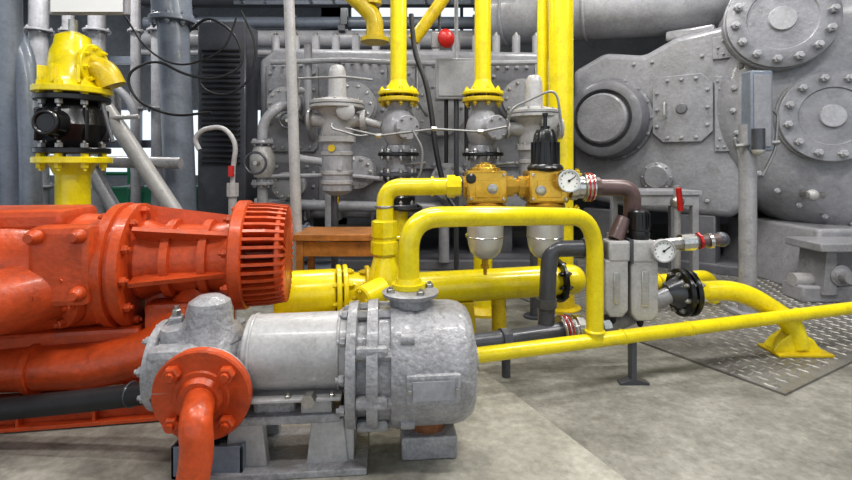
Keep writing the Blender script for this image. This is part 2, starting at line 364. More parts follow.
# ---------------------------------------------------------------- yellow header pipe
b=B('yellow_gas_header_pipe')
h0=V((-.92,2.93,.38)); h1=V((1.02,3.38,.38)); hd=(h1-h0).normalized()
b.cyl(h0,h1,.105,YEL,n=32); b.sph(h1,.105,YEL,24)
b.cyl(h0,h0+hd*.36,.155,YEL,n=36,ch=.01)
b.flange(h0+hd*.38,hd,.18,.03,YEL,8); b.flange(h0+hd*.42,hd,.18,.03,YEL,8)
b.flange(h0+hd*.56,hd,.165,.03,YELD,8)
b.lathe(h0+hd*.42,hd,[(0,.14),(.1,.12),(.2,.12),(.25,.13)],YEL,32)
b.tube([h0+hd*1.45+V((0,0,0)),h0+hd*1.45+V((0,-.03,-.36))],.05,YELD)
for t in (.25,1.2): b.prism(h0+hd*t+V((-.09,-.08,-.38)),X_,Z_,[(0,0),(.18,0),(.15,.29),(.03,.29)],(0,.16,0),YELD,bev=.006)
b.flange(h1-hd*.1,hd,.15,.03,BLK,8)
b.done()
b=B('yellow_drain_pipe')
b.tube([(-1.0,2.75,.25),(-.7,2.76,.24),(-.38,2.74,.24),(-.25,2.76,.3)],.05,YEL,bend=.1)
b.cyl((-.7,2.76,.2),(-.7,2.76,0),.03,YELD); b.done()
b=B('yellow_return_pipe')
b.tube([(1.35,3.75,.22),(2.2,4.02,.24),(2.42,4.08,.24),(2.45,4.1,.02)],.055,YEL,bend=.12)
b.torus((1.9,3.92,.232),(.95,.3,0),.056,.01,YELD); b.flange((1.4,3.77,.22),(.95,.3,0),.10,.025,YELD)
b.done()
b=B('yellow_riser_pipe')
b.tube([(.21,2.88,1.06),(-.245,2.88,1.055),(-.25,2.88,.42)],.052,YEL,bend=.10,n=24)
b.lathe((-.25,2.88,.93),Z_,[(0,.055),(.004,.057),(.012,.057),(.016,.055)],BOLT,28)
b.lathe((-.25,2.88,.66),Z_,[(0,.06),(.0,.082),(.07,.082),(.075,.07),(.10,.07),(.10,.078),(.19,.078),(.2,.06)],YEL,8)
b.lathe((-.25,2.88,.44),Z_,[(0,.09),(.02,.10),(.10,.095),(.16,.075),(.2,.065)],YEL,28)
b.sph((-.25,2.88,.43),.115,YEL,24)
b.cyl((-.25,2.80,.47),(-.36,2.68,.44),.07,YEL,ch=.01); b.bolts((-.36,2.68,.44),(-.5,-.6,-.1),.045,4,.012,.015,YELD)
b.cyl((-.25,2.88,.43),(-.25,2.90,.30),.09,YEL)
b.lathe((.03,2.88,1.06),X_,[(0,.052),(0,.06),(.015,.06),(.015,.052)],YEL,24)
b.lathe((.125,2.88,1.06),X_,[(0,.052),(0,.068),(.05,.068),(.05,.06),(.08,.06)],YEL,8)
b.done()
b=B('yellow_arch_pipe')
b.tube([(-.072,1.98,.69),(-.072,1.98,.975),(.3,2.13,.965),(.895,2.545,.915),(.895,2.545,.26)],.044,YEL,bend=.20,n=24)
b.lathe((-.072,1.98,.686),Z_,[(0,.07),(.02,.07),(.02,.055),(.04,.05),(.04,.044)],YEL,28)
b.torus((.895,2.545,.31),(0,0,1),.046,.008,YEL)
b.done()
b=B('yellow_floor_pipe')
e=V((.956,.293,0)); p0=V((.20,2.33,.26)); p1=p0+e*3.6
b.cyl(p0,p1,.038,YEL,n=24)
b.sph(p0,.038,YEL,20)
for t in (.9,1.35,2.2): b.torus(p0+e*t,e,.038,.0045,YEL,24,8)
b.prism(p0+e*.95+V((-.06,-.02,-.26)),X_,Z_,[(0,0),(.16,0),(.16,.012),(.09,.03),(.09,.23),(.06,.23),(.06,.03),(0,.012)],(0,.05,0),DGRY,bev=.003)
b.cyl(p0+e*3.4,p0+e*3.4+V((0,0,-.24)),.03,YELD)
b.done()
b=B('yellow_elbow_branch')
b.tube([(1.66,2.98,.40),(1.98,3.02,.405),(2.30,3.02,.20),(2.34,3.02,.05)],.062,YEL,bend=.16,n=24)
b.flange((1.62,2.975,.40),(1,.1,0),.145,.03,BLK,8,bm_=BOLT); b.flange((1.575,2.97,.40),(1,.1,0),.145,.03,BLK,8,bm_=BOLT)
b.lathe((1.64,2.98,.40),(1,.1,0),[(0,.10),(.05,.075),(.09,.064)],YEL,28)
b.lathe((1.56,2.97,.40),(-1,-.1,0),[(0,.10),(.05,.07),(.08,.05)],DGRY,28)
b.prism((2.30,2.98,.012),X_,Z_,[(-.14,0),(.16,0),(.16,.02),(.11,.09),(.0,.15),(-.1,.08),(-.14,.03)],(0,.10,0),YEL,bev=.008)
b.box((2.32,3.02,.022),(.34,.2,.016),YELD,bev=.003)
b.done()
# ---------------------------------------------------------------- filter regulators (brass)
def filt(name,x,knob):
    b=B(name); y=2.88
    b.box((x,y,1.06),(.235,.2,.19),BRS,bev=.016)
    b.box((x,y-.101,1.05),(.14,.008,.10),BRS,bev=.003)
    b.lathe((x-.135,y,1.06),X_,[(0,.062),(.03,.062),(.03,.075),(.05,.078)],BRS,8)
    b.lathe((x+.135,y,1.06),-X_,[(0,.062),(.03,.062),(.03,.075),(.05,.078)],BRS,8)
    b.lathe((x,y,.925),Z_,[(0,.110),(.01,.116),(.03,.116),(.045,.095)],BRS,32)
    b.lathe((x,y,.62),Z_,[(0,0),(.004,.03),(.02,.062),(.05,.09),(.09,.102),(.14,.108),(.31,.108)],BOWL,36)
    for z in (.76,.90): b.torus((x,y,z),Z_,.107,.004,STL,36,6)
    b.lathe((x,y,.62),-Z_,[(0,.02),(.03,.02),(.03,.028),(.05,.028),(.055,.012),(.09,.012)],BRS,8)
    for dx in (-.095,.095):
        for dz in (-.07,.07): b.bolt((x+dx,y-.1,1.06+dz),-Y_,.010,.01,BOLT)
    if knob:
        b.lathe((x,y,1.15),Z_,[(0,.10),(.02,.108),(.035,.10),(.045,.085),(.14,.078),(.22,.066),(.25,.05),(.255,.02)],BLK,32)
        for k in range(14):
            t=2*math.pi*k/14; b.box((x+.080*math.cos(t),y+.080*math.sin(t),1.26),(.012,.012,.13),BLK,rz=t,bev=.003)
        b.lathe((x,y,1.40),Z_,[(0,.028),(.02,.028),(.02,.012),(.08,.012),(.082,.017),(.10,.017)],BLK,12)
        b.cyl((x+.06,y-.1,1.08),(x+.10,y-.15,1.08),.018,BRS); b.gauge((x+.09,y-.185,1.10),(.05,-1,.05),.066,STL)
        b.lathe((x-.05,y-.1,1.04),-Y_,[(0,.03),(.012,.03),(.016,.022)],BOLT,16)
    else:
        b.lathe((x,y,1.15),Z_,[(0,.09),(.02,.09),(.025,.065),(.04,.06),(.045,.03),(.055,.028)],BRS,28)
        b.lathe((x-.095,y-.1,1.11),-Y_,[(0,.03),(.008,.03),(.01,.02)],BLK,24)
        b.lathe((x+.03,y-.105,1.05),-Y_,[(0,.03),(.012,.03),(.016,.022)],BOLT,16)
    b.done()
filt('brass_filter',.355,False)
filt('filter_regulator',.715,True)
b=B('pipe_union_coupling')
b.lathe((.49,2.88,1.06),X_,[(0,.05),(.0,.062),(.03,.062),(.03,.045),(.06,.045),(.06,.062),(.09,.062)],BRS,8)
b.lathe((.85,2.88,1.055),X_,[(0,.06),(.01,.078),(.05,.078),(.055,.068),(.09,.068),(.095,.082),(.15,.082),(.155,.06)],STL,12)
for k in range(4): b.torus((.95+.012*k,2.88,1.055),X_,.083,.004,RED if k%2 else STL,24,6)
b.tube([(1.0,2.88,1.055),(1.24,2.88,1.05),(1.245,2.90,.86)],.05,BRWN,bend=.08,n=20)
b.lathe((1.0,2.88,1.055),X_,[(0,.06),(.04,.06)],BRWN,8)
b.done()
b=B('air_filter_regulator_unit')
y=2.82; D=-.07
b.box((1.185+D,y,.69),(.13,.13,.12),GRYL,bev=.015)
b.box((1.32+D,y,.69),(.15,.14,.13),GRYL,bev=.015)
b.box((1.07+D,y,.70),(.03,.14,.15),BLK,bev=.006); b.box((1.252+D,y,.69),(.018,.145,.14),DGRY,bev=.004)
b.prism((1.10+D,y-.06,.31),X_,Z_,[(0,.04),(.03,0),(.10,0),(.135,.04),(.135,.33),(0,.33)],(0,.12,0),GRYL,bev=.01)
b.prism((1.25+D,y-.065,.29),X_,Z_,[(0,.04),(.03,0),(.12,0),(.155,.04),(.155,.35),(0,.35)],(0,.13,0),GRYL,bev=.01)
b.box((1.167+D,y-.062,.48),(.035,.01,.18),STL,bev=.003); b.box((1.327+D,y-.068,.48),(.04,.01,.20),STL,bev=.003)
b.lathe((1.167+D,y,.26),Z_,[(0,.012),(.02,.02),(.06,.02)],BLK,12); b.lathe((1.327+D,y,.24),Z_,[(0,.012),(.02,.02),(.06,.02)],BLK,12)
b.lathe((1.32+D,y,.755),Z_,[(0,.055),(.02,.06),(.05,.055),(.055,.06),(.16,.056),(.17,.045),(.172,0)],BLK,28)
for k in range(16):
    t=2*math.pi*k/16; b.box((1.32+D+.058*math.cos(t),y+.058*math.sin(t),.865),(.008,.008,.08),BLK,rz=t,bev=0)
b.cyl((1.18+D,y,.75),(1.175,2.85,.87),.045,BRWN,n=20)
b.cyl((1.39+D,y-.03,.70),(1.40+D,y-.07,.70),.02,BOLT); b.gauge((1.42+D,y-.10,.70),(-.05,-1,.02),.066,GRYL)
b.prism((1.16+D,y+.07,.28),X_,Z_,[(0,0),(.22,0),(.26,.5),(0,.5)],(0,.012,0),GRY,bev=.003)
b.cyl((1.395+D,y,.71),(1.52,y+.01,.73),.035,BOLT,n=8); b.cyl((1.50,y+.01,.73),(1.58,y+.015,.735),.05,STL,n=10)
b.cyl((1.58,y+.015,.735),(1.76,y+.04,.745),.036,BRWN); b.cyl((1.61,y+.02,.738),(1.622,y+.02,.74),.05,RED,n=8); b.sph((1.76,y+.04,.745),.045,DGRY)
b.cyl((1.67,y+.025,.738),(1.69,y+.025,.74),.045,STL)
b.done()
b=B('dark_grey_air_pipe')
b.tube([(1.0,2.82,.70),(.735,2.80,.70),(.715,2.80,.60),(.70,2.80,.24)],.048,DGRY,bend=.09,n=22)
b.lathe((.92,2.815,.70),X_,[(0,.05),(0,.062),(.05,.062),(.05,.05)],DGRY,8)
b.lathe((.702,2.80,.36),Z_,[(0,.05),(0,.062),(.05,.062),(.05,.05)],DGRY,8)
b.tube([(.12,2.62,.20),(.45,2.70,.205),(.78,2.80,.215)],.055,DGRY,bend=.05,n=22)
b.lathe((.12,2.62,.2),(-1,-.24,0),[(0,.05),(.01,.085),(.05,.085),(.06,.06),(.1,.06)],DGRY,8)
b.lathe((.42,2.69,.204),(1,.26,0),[(0,.055),(0,.07),(.05,.07),(.05,.055)],DGRY,8)
b.lathe((.78,2.80,.215),(1,.2,.03),[(0,.06),(.0,.085),(.04,.09),(.06,.075),(.09,.075),(.095,.09),(.14,.085),(.15,.06)],STL,10)
for k in range(4): b.torus((.79+.012*k,2.805,.216),(1,.2,.03),.09,.004,RED if k%2 else STL,24,6)
b.tube([(.92,2.83,.22),(1.2,2.89,.25),(1.38,2.93,.35),(1.54,2.97,.40)],.048,GRY,bend=.12,n=20)
b.lathe((1.03,2.85,.235),(1,.2,.05),[(0,.05),(0,.062),(.05,.062),(.05,.05)],STL,8)
b.cyl((.45,2.70,.15),(.45,2.70,0),.025,DGRY)
b.done()
# ---------------------------------------------------------------- riser stacks
def riser(name,x,y=3.84):
    b=B(name)
    b.cyl((x,y,1.80),(x,y,4.59),.066,YEL,n=28)
    b.lathe((x,y,1.76),Z_,[(0,.11),(.03,.10),(.08,.072),(.10,.066)],YEL,28)
    b.flange((x,y,1.755),Z_,.165,.03,YEL,8); b.flange((x,y,1.70),Z_,.165,.035,YELD,8)
    b.lathe((x,y,1.28),Z_,[(0,.10),(.02,.10),(.06,.085),(.12,.12),(.19,.14),(.27,.12),(.34,.08),(.40,.10)],CASTL,28)
    b.cyl((x,y,1.47),(x+.08,y-.20,1.47),.085,CASTL,r2=.075); b.flange((x+.08,y-.20,1.47),(.4,-.9,0),.095,.025,GRY,6,both=False)
    b.flange((x,y,1.27),Z_,.165,.03,BLK,8,bm_=BOLT)
    b.lathe((x,y,1.13),Z_,[(0,.12),(.02,.12),(.03,.10),(.11,.10)],GRY,28)
    b.flange((x,y,1.11),Z_,.165,.03,DGRY,8,bm_=BOLT)
    b.lathe((x,y,.88),Z_,[(0,.13),(.05,.135),(.08,.11),(.17,.11),(.2,.13)],BLK,28)
    b.torus((x+.05,y-.1,.86),(.1,-.1,1),.13,.014,BLK); b.flange((x,y,.86),Z_,.16,.03,DGRY,8,bm_=BOLT)
    b.cyl((x,y,.05),(x,y,.85),.075,YEL,n=28); b.lathe((x,y,0),Z_,[(0,.14),(.02,.14),(.06,.09)],YELD,24)
    b.flange((x,y,.62),Z_,.14,.03,YEL,8)
    b.cyl((x-.02,y-.03,1.18),(x+.22,y-.18,1.2),.012,TUBM,n=8)
    b.done()
riser('yellow_riser_valve_stack',-.22); riser('yellow_riser_valve_stack',.455)
def presreg(name,x,y,z,s=1,body=True):
    b=B(name)
    L=lambda p,ax,prof,m,n=28: b.lathe(V((x,y,z))+V(p)*s,ax,[(t*s,r*s) for t,r in prof],m,n)
    L((0,0,.10),Z_,[(0,.10),(.02,.08),(.05,.076),(.24,.072),(.28,.06),(.30,.045),(.305,0)],GRYL)
    L((0,0,.03),Z_,[(0,.21),(.008,.23),(.03,.23),(.032,.215),(.038,.215),(.04,.23),(.06,.23),(.075,.2),(.10,.09)],GRYL,36)
    b.bolts((x,y,z+.092*s),Z_,.205*s,12,.014*s,.014*s,BOLT,.1)
    L((0,0,-.20),Z_,[(0,.13),(.03,.14),(.08,.13),(.13,.13),(.18,.14),(.23,.18)],GRYL)
    L((-.24,0,-.06),X_,[(0,.09),(.02,.09),(.03,.055),(.09,.06),(.14,.09),(.34,.09),(.39,.06),(.43,.055),(.44,.09),(.48,.09)],GRYL)
    L((.09,-.13,.0),(.2,-1,0),[(0,.075),(.05,.075),(.06,.06),(.065,0)],GRYL,28)
    if body:
        L((0,0,-.245),Z_,[(0,.155),(.045,.155)],GRYL,32); b.bolts((x,y,z-.20*s),Z_,.14*s,8,.012,.012,BOLT)
        L((0,0,-.70),Z_,[(0,.03),(.02,.09),(.05,.125),(.30,.128),(.42,.128),(.455,.135)],CASTL,32)
        for zz in (-.36,-.52,-.60): L((0,0,zz),Z_,[(0,.128),(.005,.136),(.03,.136),(.035,.128)],GRYL,32)
        L((0,0,-.76),Z_,[(0,.02),(.06,.02)],BRS,8)
        L((-.02,-.13,-.30),-Y_,[(0,.03),(.02,.03)],YELD,16)
        L((.05,-.125,-.46),-Y_,[(0,.02),(.02,.02)],BOLT,8)
    return b
b=presreg('pilot_pressure_regulator',-.71,3.84,1.60,.95)
b.cyl((-.50,3.84,1.54),(-.36,3.84,1.5),.03,GRYL); b.tube([(-.71,3.62,1.5),(-.71,3.60,1.46),(-.5,3.62,1.40),(-.42,3.68,1.42)],.008,TUBM,bend=.05,n=8)
b.cyl((-.73,3.84,.98),(-.73,3.84,0),.03,DGRY); b.lathe((-.73,3.84,0),Z_,[(0,.08),(.015,.08)],DGRY,20)
b.done()
b=presreg('pilot_pressure_regulator',.84,3.74,1.52,.9)
b.cyl((.64,3.76,1.46),(.57,3.78,1.47),.03,GRYL)
b.cyl((.84,3.74,.9),(.84,3.74,0),.03,DGRY); b.lathe((.84,3.74,0),Z_,[(0,.08),(.015,.08)],DGRY,20)
b.done()
b=B('instrument_tubing')
R=.009
b.tube([(-.60,3.58,1.46),(-.35,3.54,1.40),(.06,3.52,1.45),(.40,3.53,1.43),(.60,3.54,1.47)],R,TUBM,bend=.06,n=8)
b.tube([(-.95,3.58,1.83),(-.60,3.56,1.84),(-.40,3.58,1.82)],R,TUBM,bend=.04,n=8)
b.tube([(-.94,3.58,1.83),(-.98,3.58,1.6),(-.98,3.58,1.1),(-.95,3.58,.9),(-.95,3.58,.02)],R,TUBM,bend=.06,n=8)
b.tube([(-.10,3.5,1.44),(-.02,3.5,1.30),(-.04,3.5,1.1),(-.18,3.55,1.0)],R,TUBM,bend=.06,n=8)
b.tube([(.60,3.54,1.47),(.62,3.5,1.6),(.95,3.5,1.75),(1.0,3.5,1.4)],R,TUBM,bend=.1,n=8)
for p in ((-.35,3.54,1.40),(.06,3.52,1.45),(.4,3.53,1.43)): b.lathe(V(p)-X_*.02,X_,[(0,.02),(.04,.02)],BOLT,6)
b.done()
b=B('large_yellow_riser_pipe')
b.cyl((1.11,3.95,.25),(1.11,3.95,4.59),.10,YEL,n=32); b.cyl((.985,4.06,.0),(.985,4.06,4.59),.045,YEL,n=24)
b.flange((1.11,3.95,1.10),Z_,.17,.035,YELD,8); b.flange((1.11,3.95,.8),Z_,.17,.035,YELD,8)
b.lathe((1.11,3.95,0),Z_,[(0,.16),(.02,.16),(.03,.11),(.3,.10)],YELD,24)
b.done()
b=B('safety_valve_stack')
x,y=-2.47,3.36
b.cyl((x,y,0.0),(x,y,1.2),.105,YEL,n=28); b.lathe((x,y,0),Z_,[(0,.2),(.02,.2)],YELD)
b.lathe((x,y,1.12),Z_,[(0,.11),(.05,.13),(.08,.15)],YEL,28)
b.flange((x,y,1.22),Z_,.235,.045,YEL,8)
b.flange((x,y,1.285),Z_,.225,.04,BLK,8,bm_=BOLT)
b.lathe((x,y,1.30),Z_,[(0,.15),(.03,.17),(.09,.2),(.16,.225),(.24,.2),(.30,.16),(.33,.15)],BLK,32)
b.cyl((x+.02,y-.15,1.46),(x+.05,y-.3,1.46),.1,BLK,r2=.08); b.torus((x+.05,y-.31,1.46),(.1,-1,0),.07,.012,BLK)
for k in range(8):
    t=k*math.pi/4+.2; b.box((x+.20*math.cos(t),y+.20*math.sin(t),1.46),(.05,.03,.22),BLK,rz=t,bev=.01)
b.flange((x,y,1.645),Z_,.225,.04,BLK,8,bm_=BOLT); b.flange((x,y,1.70),Z_,.235,.045,YEL,8)
b.lathe((x,y,1.72),Z_,[(0,.19),(.04,.17),(.07,.15),(.2,.145),(.25,.135),(.3,.115),(.36,.105),(.38,.07),(.4,.02)],YEL,32)
for k in range(8):
    t=k*math.pi/4; b.box((x+.17*math.cos(t),y+.17*math.sin(t),1.80),(.06,.02,.12),YEL,rz=t,bev=.004)
b.tube([(x,y,1.86),(x+.20,y+.02,1.86),(x+.25,y+.04,1.74)],.09,YELD,bend=.1,n=24)
b.flange((x+.14,y+.01,1.88),X_,.15,.03,YEL,8)
b.cyl((x,y,2.1),(x,y,2.2),.03,BOLT,n=8)
b.cyl((x+.22,y-.02,1.60),(x+.33,y-.08,1.34),.014,DGRY,n=10)
b.done()
# ---------------------------------------------------------------- background compressors
def panel(b,o,u,n,cx,cz,w,h,m,t=.03,bolts_=6,br=.02,cham=.0,bm_=None):
    c=V(o)+V(u)*cx+V((0,0,cz)); bm_=bm_ or CASTL
    if cham: poly=[(-w+cham,-h),(w-cham,-h),(w,-h+cham),(w,h-cham),(w-cham,h),(-w+cham,h),(-w,h-cham),(-w,-h+cham)]
    else: poly=[(-w,-h),(w,-h),(w,h),(-w,h)]
    b.prism(c,u,Z_,poly,V(n)*t,m,bev=.008)
    k=bolts_
    for i in range(k):
        f=(i+.5)/k*2-1
        for (px,pz) in ((f*(w-cham*.8),h-.05),(f*(w-cham*.8),-h+.05),(w-.05,f*(h-cham*.8)),(-w+.05,f*(h-cham*.8))):
            b.bolt(c+V(u)*px+V((0,0,pz))+V(n)*t,n,br,br,bm_)
b=B('gas_compressor_crankcase')
o=V((1.94,6.05,.62)); u=V((.78,-.625,0)).normalized(); n_=V((-.625,-.78,0)).normalized()
b.prism(o,u,Z_,[(-.1,.35),(.15,.12),(.7,.02),(1.62,0),(1.72,.1),(1.72,1.95),(1.62,2.05),(1.1,2.0),(.75,1.84),(.3,1.93),(-.1,1.75)],-n_*1.4,CAST,bev=.07)
c=o+u*.37+V((0,0,1.1))
b.lathe(c,n_,[(0,.50),(.05,.50),(.06,.47),(.22,.46),(.28,.44),(.30,.40),(.30,.34),(.22,.32),(.22,0)],CASTD,48)
b.lathe(c+n_*.2,n_,[(0,.30),(.12,.29),(.14,.27),(.14,0)],CAST,40)
b.bolts(c+n_*.05,n_,.48,16,.022,.02,CAST)
panel(b,o,u,n_,1.16,1.18,.30,.37,CAST,.05,3,.02,.11)
b.lathe(o+u*1.16+V((0,0,1.18))+n_*.05,n_,[(0,.06),(.02,.05),(.022,0)],CASTD)
b.tube([o+u*1.0+V((0,0,1.25))+n_*.06,o+u*1.0+V((0,0,1.25))+n_*.12,o+u*1.0+V((0,0,1.1))+n_*.12,o+u*1.0+V((0,0,1.1))+n_*.06],.012,GRYL,bend=.03,n=8)
panel(b,o,u,n_,1.55,1.80,.10,.12,CAST,.03,1,.014)
panel(b,o,u,n_,1.56,1.1,.09,.4,CAST,.03,3,.014)
b.lathe(o+u*.9+V((0,0,.42)),n_,[(0,.17),(.04,.17),(.05,.14),(.07,.12),(.07,0)],CAST,28); b.bolts(o+u*.9+V((0,0,.42))+n_*.04,n_,.15,8,.014,.014,CASTL)
for s_ in (.5,.8,1.1,1.4): b.bolt(o+u*s_+V((0,0,.17)),n_,.022,.02,CASTL)
for s_ in (.65,.85,1.35,1.5): b.bolt(o+u*s_+V((0,0,1.74)),n_,.02,.02,CASTL)
b.box(o+u*1.2+V((0,0,2.05))-n_*.4,(.5,.5,.12),CAST,rz=math.atan2(u.y,u.x),bev=.03)
for s_ in (.2,1.3):
    p=o+u*s_-n_*.2; b.box((p.x,p.y,.31),(.35,.35,.65),CASTD,rz=math.atan2(u.y,u.x),bev=.02)
p=o+u*.8-n_*.7; b.box((p.x,p.y,.06),(1.9,1.4,.12),CASTD,rz=math.atan2(u.y,u.x),bev=.02)
b.done()
b=B('compressor_cylinder_casing')
a=V((-.35,-.937,0)).normalized(); vc=V((4.25,4.45,1.80)); vu=V((.937,-.35,0)).normalized()
b.lathe(vc,a,[(-1.5,0),(-1.5,1.3),(-1.4,1.4),(-.50,1.4),(-.30,1.37),(-.13,1.28),(-.03,1.14),(0,1.0),(.015,.6),(.02,0)],CAST,72)
def cover(du,z,R,st,nb,ph=.1):
    c=vc+vu*du; c.z=z
    b.lathe(c-a*.5,a,[(0,R*.9),(.42+st,R*.9),(.44+st,R),(.5+st,R),(.505+st,R*.985),(.505+st,R*.97),(.51+st,R*.97),(.56+st,R*.97),(.565+st,R*.955),(.565+st,R*.62),(.55+st,R*.60),(.55+st,0)],CAST,48)
    b.bolts(c+a*(.065+st),a,R*.82,nb,R*.085,R*.12,CASTL,ph)
    b.lathe(c+a*(.05+st),a,[(0,R*.25),(.03,R*.23),(.03,0)],CASTL,28)
cover(-.84,2.58,.48,.12,14); cover(-.43,1.64,.44,.06,12,.2); cover(.35,2.4,.44,.06,12)
for k in range(26):
    t=math.radians(95+k*11); p=vc+vu*(1.2*math.cos(t))+V((0,0,1.2*math.sin(t)))
    b.bolt(p-a*.07,a,.028,.03,CASTL)
c=vc+vu*(-.62)+V((0,0,-.90)); b.cyl(c,c+a*.22,.035,BOLT); b.sph(c+a*.22,.055,GRYL); b.cyl(c+a*.22+V((-.08,0,0)),c+a*.22+V((.1,0,0)),.03,BOLT,n=8)
b.prism((3.45,4.35,.0),X_,Z_,[(0,0),(1.5,0),(1.4,.6),(.12,.6)],(0,1.3,0),GRY,bev=.03)
b.box((3.85,4.2,.08),(1.3,.25,.14),GRY,bev=.02)
b.cyl((3.2,4.2,.18),(3.42,4.2,.18),.06,GRYL); b.lathe((3.5,4.07,.25),-Y_,[(0,.09),(.03,.09),(.05,.05),(.12,.05)],GRY)
b.box((3.7,4.15,.50),(.9,.4,.07),GRY,bev=.01)
b.prism((3.35,4.05,.08),X_,Z_,[(0,0),(.12,0),(.12,.42),(.04,.42)],(0,.3,0),GRY,bev=.006)
b.done()
b=B('gas_compressor_block')
b.prism((-1.95,5.6,.55),X_,Z_,[(0,.1),(.15,0),(3.3,0),(3.5,.12),(3.5,1.75),(3.3,1.95),(.2,2.0),(0,1.85)],(0,1.6,0),CAST,bev=.06)
o=V((-1.95,5.6,.55)); n2=V((0,-1,0))
panel(b,o,X_,n2,.40,1.3,.30,.52,CAST,.05,5,.022,.05)
panel(b,o,X_,n2,.40,.38,.3,.28,CASTD,.04,3,.02,.05)
panel(b,o,X_,n2,1.15,1.15,.35,.70,CAST,.06,6,.022,.05)
panel(b,o,X_,n2,2.1,1.2,.4,.62,CAST,.06,6,.022,.05)
panel(b,o,X_,n2,3.0,1.2,.32,.6,CASTD,.06,5,.022,.05)
for cx,cz,r in ((.4,1.3,.18),(1.15,1.3,.24),(2.1,1.25,.30),(3.0,1.35,.22),(1.2,.55,.18),(2.2,.45,.2),(.42,.4,.15)):
    c=o+X_*cx+V((0,0,cz)); b.lathe(c,n2,[(0,r),(.1,r),(.11,r*.85),(.3,r*.8),(.32,r),(.38,r),(.39,r*.6),(.39,0)],CASTL if cx<2.5 else CAST,32); b.bolts(c+n2*.38,n2,r*.8,10,.02,.02,BOLT)
for x in (-1.6,-.4,.8): b.box((x,6.2,.3),(.5,.8,.6),CASTD,bev=.03)
b.box((-.2,6.2,.06),(3.8,1.7,.12),CASTD,bev=.02)
b.tube([(-1.9,5.35,.75),(-.9,5.35,.72),(.2,5.35,.7),(.2,5.35,.1)],.06,CASTL,bend=.1)
b.tube([(-1.3,5.3,2.5),(-1.3,5.3,1.6),(-1.3,5.5,1.5)],.045,CASTL,bend=.1)
for i in range(14):
    x=-1.8+i*.24; b.cyl((x,5.75,2.5),(x,5.75,2.72),.05,CASTL,n=12); b.bolt((x,5.75,2.72),Z_,.03,.03,BOLT)
for i in range(9):
    x=-1.75+i*.38; b.box((x,5.52,.66),(.03,.16,.22),CASTL,bev=.004)
b.tube([(-1.7,5.25,2.3),(-.9,5.22,2.32),(0,5.22,2.28),(1.3,5.25,2.3)],.03,CASTL,bend=.1,n=10)
b.tube([(-1.75,5.2,1.05),(-.9,5.18,1.07),(-.2,5.18,1.0),(1.3,5.2,1.02)],.025,CASTL,bend=.1,n=10)
for x in (-1.5,-.95,-.1,.55,1.2): b.tube([(x,5.25,2.3),(x,5.2,1.9),(x+.12,5.2,1.7),(x+.12,5.5,1.65)],.02,TUBM,bend=.08,n=8)
b.done()
b=B('lube_oil_skid')
b.box((-1.35,4.75,.10),(.95,.5,.2),BLUG,bev=.01)
b.cyl((-1.75,4.75,.42),(-1.2,4.75,.42),.17,BLUG,ch=.02); b.cyl((-1.2,4.75,.42),(-1.0,4.75,.42),.09,GRY); b.flange((-1.18,4.75,.42),X_,.19,.03,BLUG)
b.box((-1.45,4.75,.24),(.35,.2,.12),BLUG)
b.cyl((-1.0,4.75,.40),(-.92,4.75,.40),.14,CASTL)
b.tube([(-.95,4.7,.5),(-.95,4.7,1.2),(-1.3,4.7,1.25),(-1.3,4.7,1.9),(-1.3,5.0,1.95)],.04,CASTL,bend=.1)
b.tube([(-1.6,4.7,.55),(-1.6,4.7,1.6),(-1.45,4.7,1.75),(-1.45,5.1,1.8)],.05,CASTL,bend=.12)
b.flange((-1.6,4.7,1.0),Z_,.11,.03,CASTL); b.flange((-1.6,4.7,1.4),Z_,.11,.03,CASTL)
b.lathe((-1.6,4.7,1.06),Z_,[(0,.08),(.1,.12),(.2,.12),(.3,.08)],GRYL)
b.torus((-1.6,4.5,1.2),Y_,.10,.012,DGRY); b.cyl((-1.6,4.7,1.2),(-1.6,4.49,1.2),.02,BOLT)
b.torus((-1.3,4.5,1.6),Y_,.07,.010,DGRY); b.cyl((-1.3,4.7,1.6),(-1.3,4.49,1.6),.018,BOLT)
b.done()
b=B('grey_terminal_box')
b.box((.30,4.75,2.02),(.42,.18,.40),GRY,bev=.012); b.box((.30,4.655,2.02),(.36,.01,.34),CASTL,bev=.004)
b.cyl((.30,4.75,2.2),(.30,4.75,4.59),.02,CASTL); b.cyl((.2,4.75,1.82),(.2,4.75,1.2),.02,RUB); b.cyl((.4,4.75,1.82),(.4,4.75,1.3),.02,RUB)
b.cyl((.3,4.75,1.82),(.3,4.75,0),.025,DGRY)
b.done()
b=B('red_alarm_bell')
b.lathe((.17,4.5,2.36),(.6,-1,0),[(0,.04),(.01,.08),(.04,.09),(.07,.07),(.09,.035),(.095,0)],RED,28); b.box((.15,4.54,2.36),(.2,.05,.15),GRY,bev=.01)
b.cyl((.13,4.56,2.38),(.13,4.56,4.59),.015,DGRY)
b.done()
# ---------------------------------------------------------------- overhead pipework
b=B('overhead_exhaust_duct')
b.tube([(1.0,6.6,3.22),(2.3,5.9,3.14),(3.4,5.75,3.15),(4.2,5.9,3.5),(4.2,5.9,4.5)],.40,CASTL,bend=.45,n=40)
for t in (.1,.45,.8):
    p=V((1.0,6.6,3.22)).lerp(V((2.3,5.9,3.14)),t); b.torus(p,(1.3,-.7,-.08),.40,.02,CASTL,40,8)
b.cyl((1.5,6.33,3.3),(1.5,6.33,4.59),.02,DGRY)
b.done()
b=B('overhead_pipe_bundle')
for (y,z,r,m) in ((7.0,3.0,.13,CASTL),(7.2,3.3,.09,BLUG),(7.0,3.6,.13,DGRY),(6.9,2.78,.05,GRY)):
    b.cyl((-4.2,y,z),(1.0,y,z),r,m)
    for x in (-3.5,-2,-.5,.7): b.lathe((x,y,z),X_,[(0,r),(0,r*1.35),(.05,r*1.35),(.05,r)],m)
